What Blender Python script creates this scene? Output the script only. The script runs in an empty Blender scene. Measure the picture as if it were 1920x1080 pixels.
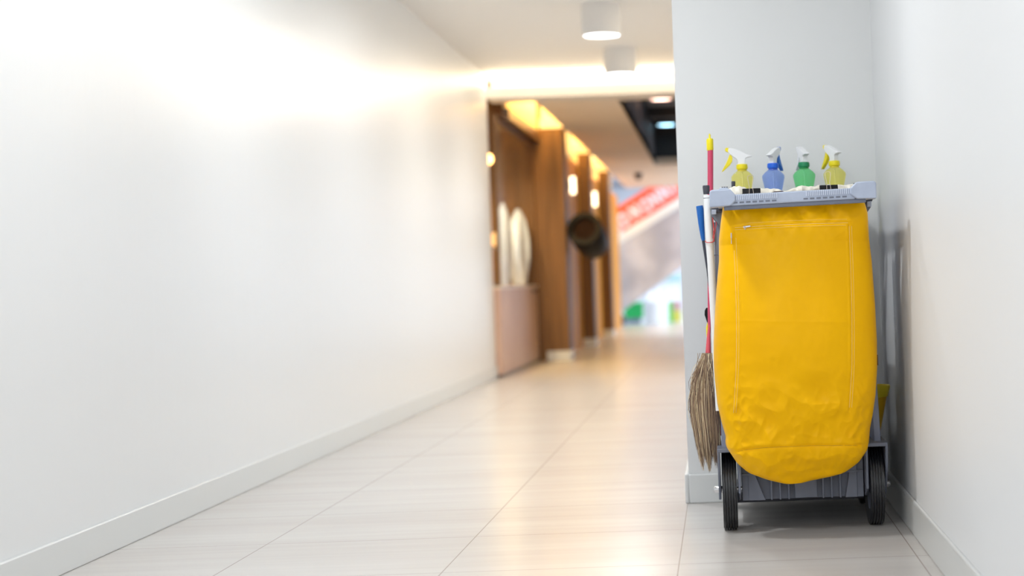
import bpy, bmesh, math, random
from mathutils import Vector, Matrix, noise
random.seed(7)
SC = bpy.context.scene
COL = SC.collection
PI = math.pi

# ------------------------------------------------------------------ camera
F, CX, CY, H, ROLL = 3200.0, 1350.0, 521.0, 0.82, 0.036
cd = bpy.data.cameras.new('camera'); cam = bpy.data.objects.new('camera', cd); COL.objects.link(cam)
cam.location = (0, 0, H)
cam.rotation_euler = (Matrix.Rotation(PI/2, 3, 'X') @ Matrix.Rotation(-ROLL, 3, 'Z')).to_euler()
cd.sensor_width = 36; cd.lens = 36*F/1920
cd.shift_x = -(CX-960)/1920; cd.shift_y = -(540-CY)/1920
cd.clip_start = .05; cd.clip_end = 200
cd.dof.use_dof = True; cd.dof.focus_distance = 5.35; cd.dof.aperture_fstop = 1.9
SC.camera = cam

# ------------------------------------------------------------------ world, view
w = bpy.data.worlds.new('world'); SC.world = w; w.use_nodes = True
bg = w.node_tree.nodes['Background']; bg.inputs[0].default_value = (.90, .95, 1.0, 1); bg.inputs[1].default_value = 1.75
SC.view_settings.view_transform = 'Standard'; SC.view_settings.look = 'None'
SC.view_settings.gamma = 1; SC.view_settings.exposure = 0.14; SC.view_settings.use_curve_mapping = False

def area_light(name, loc, rot, sx, sy, power, color, shape='RECTANGLE', spread=180):
    l = bpy.data.lights.new(name, 'AREA'); l.shape = shape; l.size = sx; l.size_y = sy
    l.energy = power; l.color = color; l.spread = math.radians(spread)
    o = bpy.data.objects.new(name, l); COL.objects.link(o); o.location = loc; o.rotation_euler = rot
    return o
WARM = (1.0, .76, .40)
DAY = (.93, .97, 1.0)
# daylight from the shop front behind the photographer
area_light('shopfront_daylight', (-.7, -2.9, 2.1), (PI/2, 0, 0), 2.4, 1.0, 25, DAY)
# added fill on the unseen right, behind the column, brightens the left wall
area_light('side_fill', (2.15, 11.6, 1.5), (0, PI/2, 0), 2.2, 6, 30, DAY)
# daylight of the atrium at the far end
area_light('atrium_daylight', (0, 32, 7.2), (0, 0, 0), 9, 6, 380, (.88, .94, 1.0))
area_light('atrium_side_fill', (6.5, 27.0, 2.4), (PI/2, 0, math.radians(40)), 4, 4, 460, (.88, .94, 1.0))  # added fill from the side, lifts the front of the escalator cladding

# ------------------------------------------------------------------ helpers
def P(px, py, d):
    "point seen at a pixel, at distance d down the corridor (x right, y depth, z up)"
    dx, dy = px-CX, py-CY
    u = dx*math.cos(ROLL)-dy*math.sin(ROLL); v = dy*math.cos(ROLL)+dx*math.sin(ROLL)
    return Vector((u/F*d, d, H-v/F*d))

class MB:
    def __init__(s): s.v = []; s.f = []; s.mi = []
    def add(s, vs, fs, mi=0):
        n = len(s.v); s.v += [tuple(a) for a in vs]; s.f += [tuple(i+n for i in f) for f in fs]; s.mi += [mi]*len(fs)
    def box(s, x0, x1, y0, y1, z0, z1, mi=0, M=None):
        vs = [Vector((x, y, z)) for z in (z0, z1) for y in (y0, y1) for x in (x0, x1)]
        if M: vs = [M @ a for a in vs]
        s.add(vs, [(0,2,3,1),(4,5,7,6),(0,1,5,4),(2,6,7,3),(0,4,6,2),(1,3,7,5)], mi); return s
    def tube(s, pts, r, seg=12, mi=0, caps=True, flat=1.0):
        pts = [Vector(p) for p in pts]; n = len(pts)
        if not hasattr(r, '__len__'): r = [r]*n
        up = None; rings = []
        for i, p in enumerate(pts):
            t = (pts[min(i+1, n-1)]-pts[max(i-1, 0)]).normalized()
            if up is None:
                up = Vector((0, 0, 1)) if abs(t.z) < .9 else Vector((0, 1, 0))
            a = (up-t*up.dot(t)).normalized(); up = a; b = t.cross(a)
            rings.append([p+(a*math.cos(2*PI*k/seg)+b*math.sin(2*PI*k/seg)*flat)*r[i] for k in range(seg)])
        vs = [q for g in rings for q in g]; fs = []
        for i in range(n-1):
            for k in range(seg):
                k2 = (k+1) % seg
                fs.append((i*seg+k, i*seg+k2, (i+1)*seg+k2, (i+1)*seg+k))
        if caps:
            fs.append(tuple(range(seg))[::-1]); fs.append(tuple((n-1)*seg+k for k in range(seg)))
        s.add(vs, fs, mi); return s
    def lathe(s, prof, seg=32, c=(0,0,0), axis='Z', mi=0, M=None):
        vs = []; fs = []; n = len(prof); c = Vector(c)
        for r, z in prof:
            for k in range(seg):
                a = 2*PI*k/seg; x, y = r*math.cos(a), r*math.sin(a)
                q = Vector((x, y, z)) if axis == 'Z' else (Vector((z, x, y)) if axis == 'X' else Vector((x, z, -y)))
                vs.append((M @ q if M else q)+c)
        for i in range(n-1):
            for k in range(seg):
                k2 = (k+1) % seg; fs.append((i*seg+k, i*seg+k2, (i+1)*seg+k2, (i+1)*seg+k))
        s.add(vs, fs, mi); return s
    def prism(s, poly, t0, t1, plane='XZ', M=None, mi=0):
        n = len(poly)
        def mk(a, b, t): return Vector((a, t, b)) if plane == 'XZ' else (Vector((t, a, b)) if plane == 'YZ' else Vector((a, b, t)))
        vs = [mk(a, b, t0) for a, b in poly]+[mk(a, b, t1) for a, b in poly]
        if M: vs = [M @ q for q in vs]
        fs = [tuple(range(n)), tuple(range(2*n-1, n-1, -1))]+[(i, i+n, (i+1) % n+n, (i+1) % n) for i in range(n)]
        s.add(vs, fs, mi); return s
    def build(s, name, mats, parent=None, smooth=40, bevel=0, seg=2, loc=None):
        me = bpy.data.meshes.new(name); me.from_pydata(s.v, [], s.f)
        if not isinstance(mats, (list, tuple)): mats = [mats]
        for m in mats: me.materials.append(m)
        for p, i in zip(me.polygons, s.mi): p.material_index = i
        bm = bmesh.new(); bm.from_mesh(me)
        bmesh.ops.recalc_face_normals(bm, faces=bm.faces)
        if bevel: 
            bmesh.ops.remove_doubles(bm, verts=bm.verts, dist=1e-6)
        bm.to_mesh(me); bm.free()
        if smooth:
            me.polygons.foreach_set('use_smooth', [True]*len(me.polygons)); me.set_sharp_from_angle(angle=math.radians(smooth))
        me.update()
        o = bpy.data.objects.new(name, me); COL.objects.link(o)
        if bevel:
            b = o.modifiers.new('bevel', 'BEVEL'); b.width = bevel; b.segments = seg; b.limit_method = 'ANGLE'; b.angle_limit = math.radians(35)
        if parent: o.parent = parent; o.matrix_parent_inverse = Matrix.Translation(parent.location).inverted()
        if loc: o.location = loc
        return o

def tag(o, label, cat, group=None, kind=None):
    o['label'] = label; o['category'] = cat
    if group: o['group'] = group
    if kind: o['kind'] = kind
    return o
def thing(name, label, cat, loc, group=None):
    o = bpy.data.objects.new(name, None); o.empty_display_size = .05; COL.objects.link(o); o.location = loc
    return tag(o, label, cat, group)
def struct(o, label=None):
    o['kind'] = 'structure'
    if label: o['label'] = label
    return o

# ------------------------------------------------------------------ materials
def lin(c): return tuple((x/12.92 if x <= .04045 else ((x+.055)/1.055)**2.4) for x in c)
def rgb(r, g, b): return lin((r/255, g/255, b/255))+(1,)
MATS = {}
def mat(name, col, rough=.5, metal=0, spec=.5, coat=0, bump=None, noisecol=None, **kw):
    if name in MATS: return MATS[name]
    m = bpy.data.materials.new(name); m.use_nodes = True; nt = m.node_tree; b = nt.nodes['Principled BSDF']
    b.inputs['Base Color'].default_value = col; b.inputs['Roughness'].default_value = rough
    b.inputs['Metallic'].default_value = metal; b.inputs['Specular IOR Level'].default_value = spec
    b.inputs['Coat Weight'].default_value = coat
    for k, v in kw.items(): b.inputs[k.replace('_', ' ')].default_value = v
    if bump or noisecol:
        tc = nt.nodes.new('ShaderNodeTexCoord')
    if noisecol:     # (colour b, scale vector, amount ramp lo, hi)
        c2, sc, lo, hi = noisecol
        mp = nt.nodes.new('ShaderNodeMapping'); mp.inputs['Scale'].default_value = sc
        nz = nt.nodes.new('ShaderNodeTexNoise'); nz.inputs['Scale'].default_value = 1; nz.inputs['Detail'].default_value = 5
        rp = nt.nodes.new('ShaderNodeMapRange'); rp.inputs[1].default_value = lo; rp.inputs[2].default_value = hi
        mx = nt.nodes.new('ShaderNodeMix'); mx.data_type = 'RGBA'
        mx.inputs['A'].default_value = col; mx.inputs['B'].default_value = c2
        L = nt.links.new; L(tc.outputs['Object'], mp.inputs[0]); L(mp.outputs[0], nz.inputs['Vector']); L(nz.outputs[0], rp.inputs[0])
        L(rp.outputs[0], mx.inputs['Factor']); L(mx.outputs['Result'], b.inputs['Base Color'])
    if bump:         # (scale vector, strength, distance)
        sc, st, di = bump
        mp = nt.nodes.new('ShaderNodeMapping'); mp.inputs['Scale'].default_value = sc
        nz = nt.nodes.new('ShaderNodeTexNoise'); nz.inputs['Scale'].default_value = 1; nz.inputs['Detail'].default_value = 3
        bp = nt.nodes.new('ShaderNodeBump'); bp.inputs['Strength'].default_value = st; bp.inputs['Distance'].default_value = di
        L = nt.links.new; L(tc.outputs['Object'], mp.inputs[0]); L(mp.outputs[0], nz.inputs['Vector']); L(nz.outputs[0], bp.inputs['Height'])
        L(bp.outputs[0], b.inputs['Normal'])
    MATS[name] = m; return m
def emit(name, col, strength):
    m = bpy.data.materials.new(name); m.use_nodes = True; nt = m.node_tree; nt.nodes.clear()
    e = nt.nodes.new('ShaderNodeEmission'); e.inputs[0].default_value = col+(1,) if len(col) == 3 else col; e.inputs[1].default_value = strength
    o = nt.nodes.new('ShaderNodeOutputMaterial'); nt.links.new(e.outputs[0], o.inputs[0]); return m
def clearplastic(name, col, tint, fac=.5, rough=.12):
    m = bpy.data.materials.new(name); m.use_nodes = True; nt = m.node_tree; b = nt.nodes['Principled BSDF']
    b.inputs['Base Color'].default_value = col; b.inputs['Roughness'].default_value = rough; b.inputs['Coat Weight'].default_value = 1
    t = nt.nodes.new('ShaderNodeBsdfTransparent'); t.inputs[0].default_value = tint
    mx = nt.nodes.new('ShaderNodeMixShader'); mx.inputs[0].default_value = fac
    nt.links.new(b.outputs[0], mx.inputs[1]); nt.links.new(t.outputs[0], mx.inputs[2]); nt.links.new(mx.outputs[0], nt.nodes['Material Output'].inputs[0])
    return m

WALL = mat('glossy_white_wall', (.80, .81, .815, 1), .31, spec=.5, bump=((1, 9, .35), .22, .006))
WALL2 = mat('satin_white_wall', (.77, .78, .78, 1), .34, spec=.5, bump=((9, 9, .5), .12, .004))
WALLR = mat('glossy_white_wall_right', (.80, .81, .82, 1), .46, spec=.3, bump=((1, 7, .3), .12, .004))
BASE = mat('white_skirting', (.71, .725, .72, 1), .3)
CEIL = mat('matt_ceiling', (.86, .84, .81, 1), .7)
CEIL2 = mat('warm_ceiling', (.86, .78, .69, 1), .6)

def floor_material():
    m = bpy.data.materials.new('striped_stone_tile'); m.use_nodes = True; nt = m.node_tree; N = nt.nodes.new; L = nt.links.new
    b = nt.nodes['Principled BSDF']; b.inputs['Specular IOR Level'].default_value = .30; tc = N('ShaderNodeTexCoord')
    def nz(scale, detail, lo, hi):
        mp = N('ShaderNodeMapping'); mp.inputs['Scale'].default_value = scale
        n = N('ShaderNodeTexNoise'); n.inputs['Scale'].default_value = 1; n.inputs['Detail'].default_value = detail
        r = N('ShaderNodeMapRange'); r.inputs[1].default_value = lo; r.inputs[2].default_value = hi
        L(tc.outputs['Object'], mp.inputs[0]); L(mp.outputs[0], n.inputs['Vector']); L(n.outputs[0], r.inputs[0]); return r.outputs[0]
    grain = nz((1.0, 17, 1), 4, .25, .78); broad = nz((.6, 3.2, 1), 3, .35, .65)
    def mix(f, a, c):
        x = N('ShaderNodeMix'); x.data_type = 'RGBA'
        for s, v in (('Factor', f), ('A', a), ('B', c)):
            if isinstance(v, (tuple, float)): x.inputs[s].default_value = v
            else: L(v, x.inputs[s])
        return x.outputs['Result']
    c1 = mix(grain, (.555, .525, .50, 1), (.615, .59, .57, 1)); c2 = mix(broad, (.56, .52, .49, 1), (.62, .60, .58, 1)); c = mix(.5, c1, c2)
    # grout lines
    sp = N('ShaderNodeSeparateXYZ'); L(tc.outputs['Object'], sp.inputs[0])
    def M(op, a, v=None, v2=None):
        x = N('ShaderNodeMath'); x.operation = op
        L(a, x.inputs[0])
        if v is not None:
            if hasattr(v, 'links'): L(v, x.inputs[1])
            else: x.inputs[1].default_value = v
        return x.outputs[0]
    T = .6845
    def line(sock, off, wd):
        a = M('ADD', sock, -off+T*40); a = M('MODULO', a, T); a = M('SUBTRACT', a, T/2); a = M('ABSOLUTE', a); a = M('SUBTRACT', a, T/2-wd)
        return M('GREATER_THAN', a, 0.0)
    gx = line(sp.outputs[0], -.1475, .0018); gy = line(sp.outputs[1], 5.60, .0020)
    g = M('MAXIMUM', gx, gy)
    cg = mix(g, c, (.34, .30, .27, 1))
    L(cg, b.inputs['Base Color'])
    mr = N('ShaderNodeMapRange'); mr.inputs[3].default_value = .235; mr.inputs[4].default_value = .265; L(grain, mr.inputs[0]); L(mr.outputs[0], b.inputs['Roughness'])
    bp = N('ShaderNodeBump'); bp.inputs['Strength'].default_value = .02; bp.inputs['Distance'].default_value = .002; L(grain, bp.inputs['Height']); L(bp.outputs[0], b.inputs['Normal'])
    return m
FLOOR = floor_material()
ATR = mat('white_polished_stone', (.78, .80, .82, 1), .22)
WOOD = mat('brown_wood_laminate', rgb(132, 96, 60), .5, spec=.3, noisecol=(rgb(100, 72, 46), (14, 14, .8), .35, .65))
WOODD = mat('dark_brown_panel', rgb(110, 80, 56), .3, noisecol=(rgb(70, 46, 34), (8, 8, .7), .35, .65))
GOLD = mat('brass_panel', rgb(218, 150, 34), .5, spec=.3)
LGREY = mat('light_grey_plastic', rgb(182, 192, 212), .42, noisecol=(rgb(172, 182, 203), (18, 18, 18), .4, .65))
DGREY = mat('mid_grey_plastic', rgb(118, 124, 140), .45, noisecol=(rgb(112, 118, 134), (14, 14, 14), .4, .65))
SGREY = mat('blue_grey_plastic', rgb(140, 148, 172), .45)
XGREY = mat('dark_grey_plastic', rgb(66, 68, 78), .5)
BLACK = mat('black_plastic', rgb(22, 22, 26), .5, spec=.2)
RUBBER = mat('black_rubber', rgb(34, 36, 40), .38, spec=.6)
WHITEP = mat('white_plastic', rgb(240, 242, 244), .3)
CHROME = mat('chrome', rgb(220, 220, 222), .18, metal=1)
WIRE = mat('steel_wire', rgb(225, 210, 200), .25, metal=.8)

# ------------------------------------------------------------------ the room
XL, XR, ZC, ZL = -2.02, .585, 2.69, 2.49     # walls, near ceiling, lower ceiling
YB, YC, YA, YE = 6.25, 15.2, 25.2, 38.0      # back of the niche, cove, atrium edge, end
struct(MB().box(-3.6, 2.6, -3, YA, -.05, 0).build('floor', FLOOR))
struct(MB().box(-9, 9, YA, YE, -.05, 0).build('floor_atrium', ATR))
struct(MB().box(XL-.2, XL, -3, YC, 0, 2.8).build('wall_left', WALL))
struct(MB().box(XL, XR, -3.2, -3, 0, 1.5).build('light_block_behind', WALL2))  # unseen low wall added to cut the low light from behind the camera
struct(MB().box(XR, XR+.2, -3, YB+.02, 0, 2.8).build('wall_right', WALLR))
struct(MB().box(-.141, XR+.2, YB, 8.2, 0, 2.8).build('wall_back', WALL2))            # the white column that closes the niche
struct(MB().box(2.2, 2.4, 8.2, YA, 0, 2.8).build('wall_right_far', WALL2))
struct(MB().box(XR+.2, 2.4, 8.0, 8.2, 0, 2.8).build('wall_right_return', WALL2))
def skirt(name, x0, x1, y0, y1):
    return struct(MB().box(x0, x1, y0, y1, 0, .106).build(name, BASE, bevel=.004))
skirt('baseboard_left', XL, XL+.016, -3, YC)
skirt('baseboard_right', XR-.014, XR, -3, YB-.014)
skirt('baseboard_back', -.141, XR, YB-.014, YB)
skirt('baseboard_column', -.155, -.141, YB-.014, 8.2)
# ceilings
cm = MB(); cm.box(XL-.2, 2.4, -3, YC+.42, ZC, ZC+.1); struct(cm.build('ceiling', CEIL))
cl = MB()
SX0, SX1 = -1.88, -1.62        # the light slot along the left
cl.box(SX1, -.88, YC+.37, 30.6, ZL, ZL+.1)
cl.box(-.88, 2.4, YC+.37, 15.75, ZL, ZL+.1)
cl.box(-.88, 2.4, 24.8, 30.6, ZL, ZL+.1)
for a, b in ((18.3, 18.75), (22.0, 22.45), (25.7, 26.15)): cl.box(SX0, SX1, a, b, ZL, ZL+.1)
cl.box(-3.6, SX0, YC+.37, 30.6, ZL+.4, ZL+.5)
struct(cl.build('ceiling_lower', CEIL2))
# cove lip and its hidden strip
struct(MB().box(XL, 2.2, YC, YC+.37, ZL, ZL+.04).box(XL, 2.2, YC, YC+.03, ZL+.04, ZL+.10).build('trim_1', CEIL))
struct(MB().box(XL, 2.2, YC+.37, YC+.42, ZL, ZC).build('trim_2', CEIL))
struct(MB().box(.05, .09, 8.2, YC, ZC-.16, ZC-.05).box(.05, .5, 8.2, YC, ZC-.2, ZC-.16).build('trim_3', CEIL))
COVE = emit('warm_white_led', (1.0, .82, .56), 30)
s = tag(MB().box(XL+.01, 2.19, YC+.05, YC+.09, ZL+.045, ZL+.07).build('light_strip', COVE), 'warm white light strip glowing in the ceiling cove across the corridor', 'light strip')
s = tag(MB().box(.14, .18, 8.3, YC-.1, ZC-.155, ZC-.13).build('light_strip', COVE), 'warm light strip in the side ceiling cove behind the white column', 'light strip')

area_light('cove_glow', (.1-1, YC+.07, ZL+.09), (math.radians(-(180-50)), 0, 0), 4.0, .05, 70, (1.0, .80, .54))
# dark coffer in the lower ceiling
NAVY = mat('dark_navy_coffer', rgb(34, 36, 46), .5, noisecol=(rgb(62, 52, 52), (.8, .5, .8), .45, .6))
cf = MB(); z1 = 3.15
cf.box(-.95, 2.4, 15.68, 24.87, z1, z1+.05).box(-.93, -.88, 15.7, 24.85, ZL+.001, z1).box(-.88, 2.4, 15.7, 15.75, ZL+.1, z1).box(-.88, 2.4, 24.8, 24.85, ZL+.1, z1)
cf.box(-.88, 2.2, 19.0, 19.1, 2.95, 3.1).box(-.88, 2.2, 22.4, 22.5, 2.95, 3.1)
struct(cf.build('ceiling_coffer', NAVY))
def disc_light(px, py, z, r, colr, lab):
    d0 = 10.0; p = P(px, py, d0); d = (z-H)/(p.z-H)*d0; p = P(px, py, d)
    t = thing('recessed_light', lab, 'ceiling light', (p.x, p.y, z))
    MB().lathe([(r, 0), (r+.03, 0), (r+.03, .1), (r, .1)], 28, p).build('trim_ring', XGREY, t)
    MB().lathe([(0, .01), (r, .01), (r, .03), (0, .03)], 28, p).build('diffuser', emit('led', colr, 9), t)
    MB().tube([(p.x, p.y, z+.08), (p.x, p.y, 3.15)], .012, 8).build('stem', XGREY, t)
    area_light('coffer_lamp', (p.x, p.y, z-.01), (0, 0, 0), .24, .24, 5, (1, .93, .82), 'DISK', spread=90)
disc_light(1239, 187, 2.98, .13, (1, .62, .5), 'pinkish round light at near end of the dark ceiling recess')
disc_light(1250, 235, 2.98, .14, (.45, .8, 1.0), 'bluish white round light deep in the dark ceiling recess')

# cylinder downlights
for k, y in enumerate((13.7, 11.5, 9.3, 7.1, 4.9, 2.7, .5)):
    if k < 2:
        lab = ['white cylinder ceiling light farther away, near the glowing cove', 'white cylinder ceiling light nearest, with its lit disc showing'][k]
    else: lab = 'white cylinder ceiling light overhead, above the frame'
    t = thing('ceiling_light', lab, 'ceiling light', (-.738, y, ZC), 'cylinder ceiling lights along the corridor')
    MB().lathe([(0, 0), (.133, 0), (.133, -.21), (.122, -.212), (.122, -.2), (0, -.2)], 40, (-.738, y, ZC)).build('housing', mat('white_metal', (.8, .78, .76, 1), .4), t)
    MB().lathe([(0, -.201), (.121, -.201), (.121, -.206), (0, -.206)], 40, (-.738, y, ZC)).build('diffuser', emit('lamp_disc', (.97, .99, 1.0), 6), t)
    area_light('lamp', (-.738, y, ZC-.215), (0, 0, 0), .22, .22, 20 if k > 1 else 24, (.94, .975, 1.0) if k > 1 else (1, .93, .82), 'DISK')

# ------------------------------------------------------------------ left shop side
# counter, display window
t = thing('counter', 'low pinkish beige counter at the end of the left white wall', 'counter', (-2.2, 16.75, 0))
BEI = mat('beige_laminate', rgb(206, 172, 150), .4, noisecol=(rgb(194, 158, 138), (3, 1, 1), .4, .6))
MB().box(-2.45, -1.96, YC+.01, 18.25, .03, .79).build('body', BEI, t)
MB().box(-2.45, -1.95, YC+.01, 18.27, .79, .815).build('worktop', mat('cream_top', rgb(228, 208, 186), .3), t)
MB().box(-2.44, -1.975, YC+.02, 18.24, 0, .03).build('plinth', WOODD, t)
MB().box(-1.958, -1.945, 17.75, 18.1, .74, .765).build('handle', XGREY, t)
struct(MB().box(-3.6, -3.5, YC, 18.3, 0, 2.9).box(-3.6, -1.9, YC-.0, YC+.01, .0, 0.001).build('wall_shop_back', WOOD))
struct(MB().box(-3.5, -1.88, 18.3, 18.4, 0, 2.9).build('wall_shop_side', WOOD))
struct(MB().box(XL-1.4, XL-.2, YC-.1, YC, 0, 2.9).build('wall_shop_front', WOODD))
GL = bpy.data.materials.new('shop_glass'); GL.use_nodes = True; nt = GL.node_tree; bb = nt.nodes['Principled BSDF']
bb.inputs['Base Color'].default_value = (.5, .4, .32, 1); bb.inputs['Roughness'].default_value = .08; bb.inputs['Metallic'].default_value = .35
tr = nt.nodes.new('ShaderNodeBsdfTransparent'); tr.inputs[0].default_value = (.95, .93, .9, 1); mx = nt.nodes.new('ShaderNodeMixShader'); mx.inputs[0].default_value = .85
nt.links.new(bb.outputs[0], mx.inputs[1]); nt.links.new(tr.outputs[0], mx.inputs[2]); nt.links.new(mx.outputs[0], nt.nodes['Material Output'].inputs[0])
wd = MB().box(-1.985, -1.955, YC+.02, 18.25, 2.30, 2.36).box(-1.985, -1.955, YC+.02, YC+.06, .82, 2.3).box(-1.985, -1.955, 18.2, 18.25, .82, 2.3).build('window_1', WOOD); struct(wd)
MB().box(-1.972, -1.966, YC+.06, 18.2, .82, 2.3).build('pane', GL, wd)
# figures behind the glass
DRAPE = mat('translucent_white_sheet', rgb(205, 224, 255), .3, Transmission_Weight=.0)
def bundle(x, y, z0, z1, r, lab, seed):
    mb = MB(); rings = 26; seg = 40; vs = []; fs = []
    for i in range(rings+1):
        f = i/rings; z = z0+(z1-z0)*f
        rr = r*(.62+.5*math.sin(PI*min(1, f*1.05))**1.0)*(1 if f < .85 else max(.3, 1-((f-.85)/.15)**1.6*.7))
        for k in range(seg):
            a = 2*PI*k/seg; q = rr*(1+.14*math.sin(7*a+seed+f*2)+.08*math.sin(13*a+seed*3-f*3))
            vs.append((x+q*.8*math.cos(a), y+q*1.6*math.sin(a), z))
    for i in range(rings):
        for k in range(seg):
            k2 = (k+1) % seg; fs.append((i*seg+k, i*seg+k2, (i+1)*seg+k2, (i+1)*seg+k))
    fs.append(tuple(rings*seg+k for k in range(seg))); fs.append(tuple(range(seg))[::-1])
    mb.add(vs, fs); return tag(mb.build('draped_figure', DRAPE), lab, 'display figure')
bundle(-2.075, 16.5, .82, 1.62, .075, 'tall white sheeted bundle on the counter nearer the white wall', 1.0)
bundle(-2.10, 17.95, .82, 1.62, .115, 'white sheeted bundle on the counter nearer the wooden pillar', 2.3)
for (x, y, z, r, lab) in ((-2.25, 15.75, 2.2, .07, 'small warm spot lamp in the shop window nearest the white wall'), (-2.3, 17.2, 2.1, .06, 'small warm spot lamp in the middle of the shop window'), (-2.2, 16.9, 1.28, .075, 'amber lamp glowing low between the two white bundles')):
    t = thing('spot_lamp', lab, 'lamp', (x, y, z))
    MB().lathe([(.001, r), (r*.7, r*.7), (r, 0), (r*.7, -r*.7), (.001, -r)], 20, (x, y, z)).build('bulb', emit('amber_bulb', (1, .52, .16), 9 if z > 2 else 1.6), t)
    if z > 2: MB().tube([(x, y, z+r), (x, y, 2.89)], .012, 8).build('stem', XGREY, t)
    else: MB().lathe([(.05, .815-z), (.05, .83-z), (.012, .84-z), (.012, -r*.9)], 16, (x, y, z)).build('stand', XGREY, t)
    area_light('spot_glow', (x+.1, y-.05, z-.1 if z > 2 else z+.1), (0, 0, 0), .1, .1, 30 if z > 2 else 3, WARM)

# wooden pillars
labs = ['brown wooden pillar beside the counter, nearest of three', 'brown wooden pillar behind the round black sign, middle of three', 'brown wooden pillar farthest down the corridor']
for y, lab in zip((18.3, 22.0, 25.7), labs):
    t = thing('wooden_pillar', lab, 'pillar', (-1.76, y+.2, 0))
    xw = -1.88 if y < 20 else -1.785
    MB().box(xw, -1.634, y, y+.45, .1, ZL-.002).build('shaft', WOOD, t, bevel=.004)
    MB().box(xw, -1.628, y-.006, y+.456, 0, .1).build('base', BASE, t, bevel=.003)
# lift-door bays between the pillars
BR = MB()
for a, b in ((18.75, 22.0), (22.45, 25.7), (26.15, 30.6)):
    BR.box(-1.99, -1.79, a, b, 0, 2.34)
struct(BR.build('wall_left_far', GOLD))
hd = MB()
for a, b in ((YC+.37, 18.3), (18.75, 22.0), (22.45, 25.7)):
    hd.box(-1.93, -1.87, a, b, 2.34, 2.44)
struct(hd.build('trim_4', WOODD))
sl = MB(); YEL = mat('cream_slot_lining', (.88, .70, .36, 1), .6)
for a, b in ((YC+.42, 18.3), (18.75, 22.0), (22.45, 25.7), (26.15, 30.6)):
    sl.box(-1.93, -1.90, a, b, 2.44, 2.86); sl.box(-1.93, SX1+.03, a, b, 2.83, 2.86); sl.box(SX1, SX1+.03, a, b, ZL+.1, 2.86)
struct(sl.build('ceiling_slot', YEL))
slot_led = emit('slot_led', (1.0, .72, .26), 11)
for (a, b), lab in zip(((YC+.5, 18.25), (18.8, 21.95), (22.5, 25.65), (26.2, 30.5)), ('nearest warm light strip in the ceiling slot above the shop window', 'warm light strip in the ceiling slot between the first two wooden pillars', 'warm light strip in the ceiling slot between the far two wooden pillars', 'farthest warm light strip, beyond the last wooden pillar')):
    tag(MB().box(-1.80, -1.765, a, b, 2.79, 2.825).build('light_strip', slot_led), lab, 'light strip')
    area_light('slot_glow', (-1.76, (a+b)/2, 2.77), (0, 0, 0), .12, b-a, 17, (1.0, .68, .26))
# wall sconces
for y, lab in ((20.6, 'small glowing wall lamp between the first two wooden pillars'), (24.2, 'small glowing wall lamp between the far two wooden pillars')):
    t = thing('wall_lamp', lab, 'wall lamp', (-1.9, y, 2.0))
    MB().box(-1.79, -1.75, y-.02, y+.02, 1.99, 2.01).box(-1.79, -1.78, y-.03, y+.03, 1.93, 2.07).build('bracket', XGREY, t)
    MB().lathe([(0, -.1), (.028, -.1), (.028, .1), (0, .1)], 20, (-1.735, y, 2.0)).build('shade', emit('sconce', (1, .8, .5), 5), t)

# round black drum sign on a bracket
dr = thing('round_sign', 'black round drum projecting from the first wooden pillar', 'sign', (-1.5, 18.6, 1.3))
y0 = 18.42; c0 = P(1095, 428, y0); c1 = P(1113, 459, y0+.5)
ax = (c1-c0).normalized(); rot = ax.to_track_quat('Z', 'Y').to_matrix()
r1, L1 = .185, (c1-c0).length
M3 = rot.to_4x4()
MB().lathe([(.125, .05), (.13, 0), (r1, 0), (r1+.004, .01), (r1+.004, L1*.5), (r1*.93, L1-.01), (r1*.9, L1), (0, L1)], 48, c0, M=M3).build('drum', BLACK, dr)
MB().lathe([(0, .05), (.126, .048)], 48, c0, M=M3).build('face', mat('dark_brown_face', rgb(44, 28, 20), .7, spec=.1), dr)
q = c0+ax*.2
MB().tube([q+Vector((-.1, 0, .05)), (-1.64, q.y+.05, q.z+.05)], .022, 12).build('bracket', BLACK, dr)

# ceiling dome camera far away
p = P(1197, 333, 26.5)
t = thing('security_camera', 'small dark dome on the far ceiling near the atrium', 'camera', (p.x, p.y, ZL))
MB().lathe([(0, 0), (.07, 0), (.07, -.03), (0, -.03)], 20, (p.x, p.y, ZL)).build('mount', WOODD, t)
MB().lathe([(.06, -.03), (.058, -.06), (.04, -.095), (.001, -.11)], 20, (p.x, p.y, ZL)).build('dome', WOODD, t)

# ------------------------------------------------------------------ atrium with the escalator
PALE = mat('pale_end_wall', rgb(214, 220, 230), .5)
struct(MB().box(-9, 9, YE, YE+.2, 0, 8).build('wall_end', PALE))
struct(MB().box(-9.2, -9, YA, YE, 0, 8).build('wall_atrium_left', PALE))
struct(MB().box(9, 9.2, YA, YE, 0, 8).build('wall_atrium_right', PALE))
struct(MB().box(-9, 9, 36.5, YE, 2.9, 3.3).build('floor_upper', mat('upper_slab', rgb(120, 125, 135), .5)))
struct(MB().box(-9, 2.0+4, YA, YA+.1, 2.6, 8).build('wall_atrium_front', PALE))
D = 31.0
es = thing('escalator', 'grey clad escalator rising to the right beyond the corridor', 'escalator', (-1.5, D+.6, 0))
def eline(pa, pb, x):  # straight line through two pixels on plane y = D, evaluated at x
    a, b = P(*pa, D), P(*pb, D); return a.z+(b.z-a.z)*(x-a.x)/(b.x-a.x)
x0, x1 = -3.2, 1.6
top = lambda x: eline((1166, 443), (1274, 377), x)
bot = lambda x: eline((1155, 590), (1275, 503), x)
ban = lambda x: eline((1157, 388), (1202, 359), x)
slope = (top(1)-top(0))
xs = [x0+(x1-x0)*i/12 for i in range(13)]
xg = lambda z: 0
poly = [(x, top(x)-.08) for x in (x0, x1)]+[(x, max(bot(x), .02)) for x in reversed(xs)]
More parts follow.
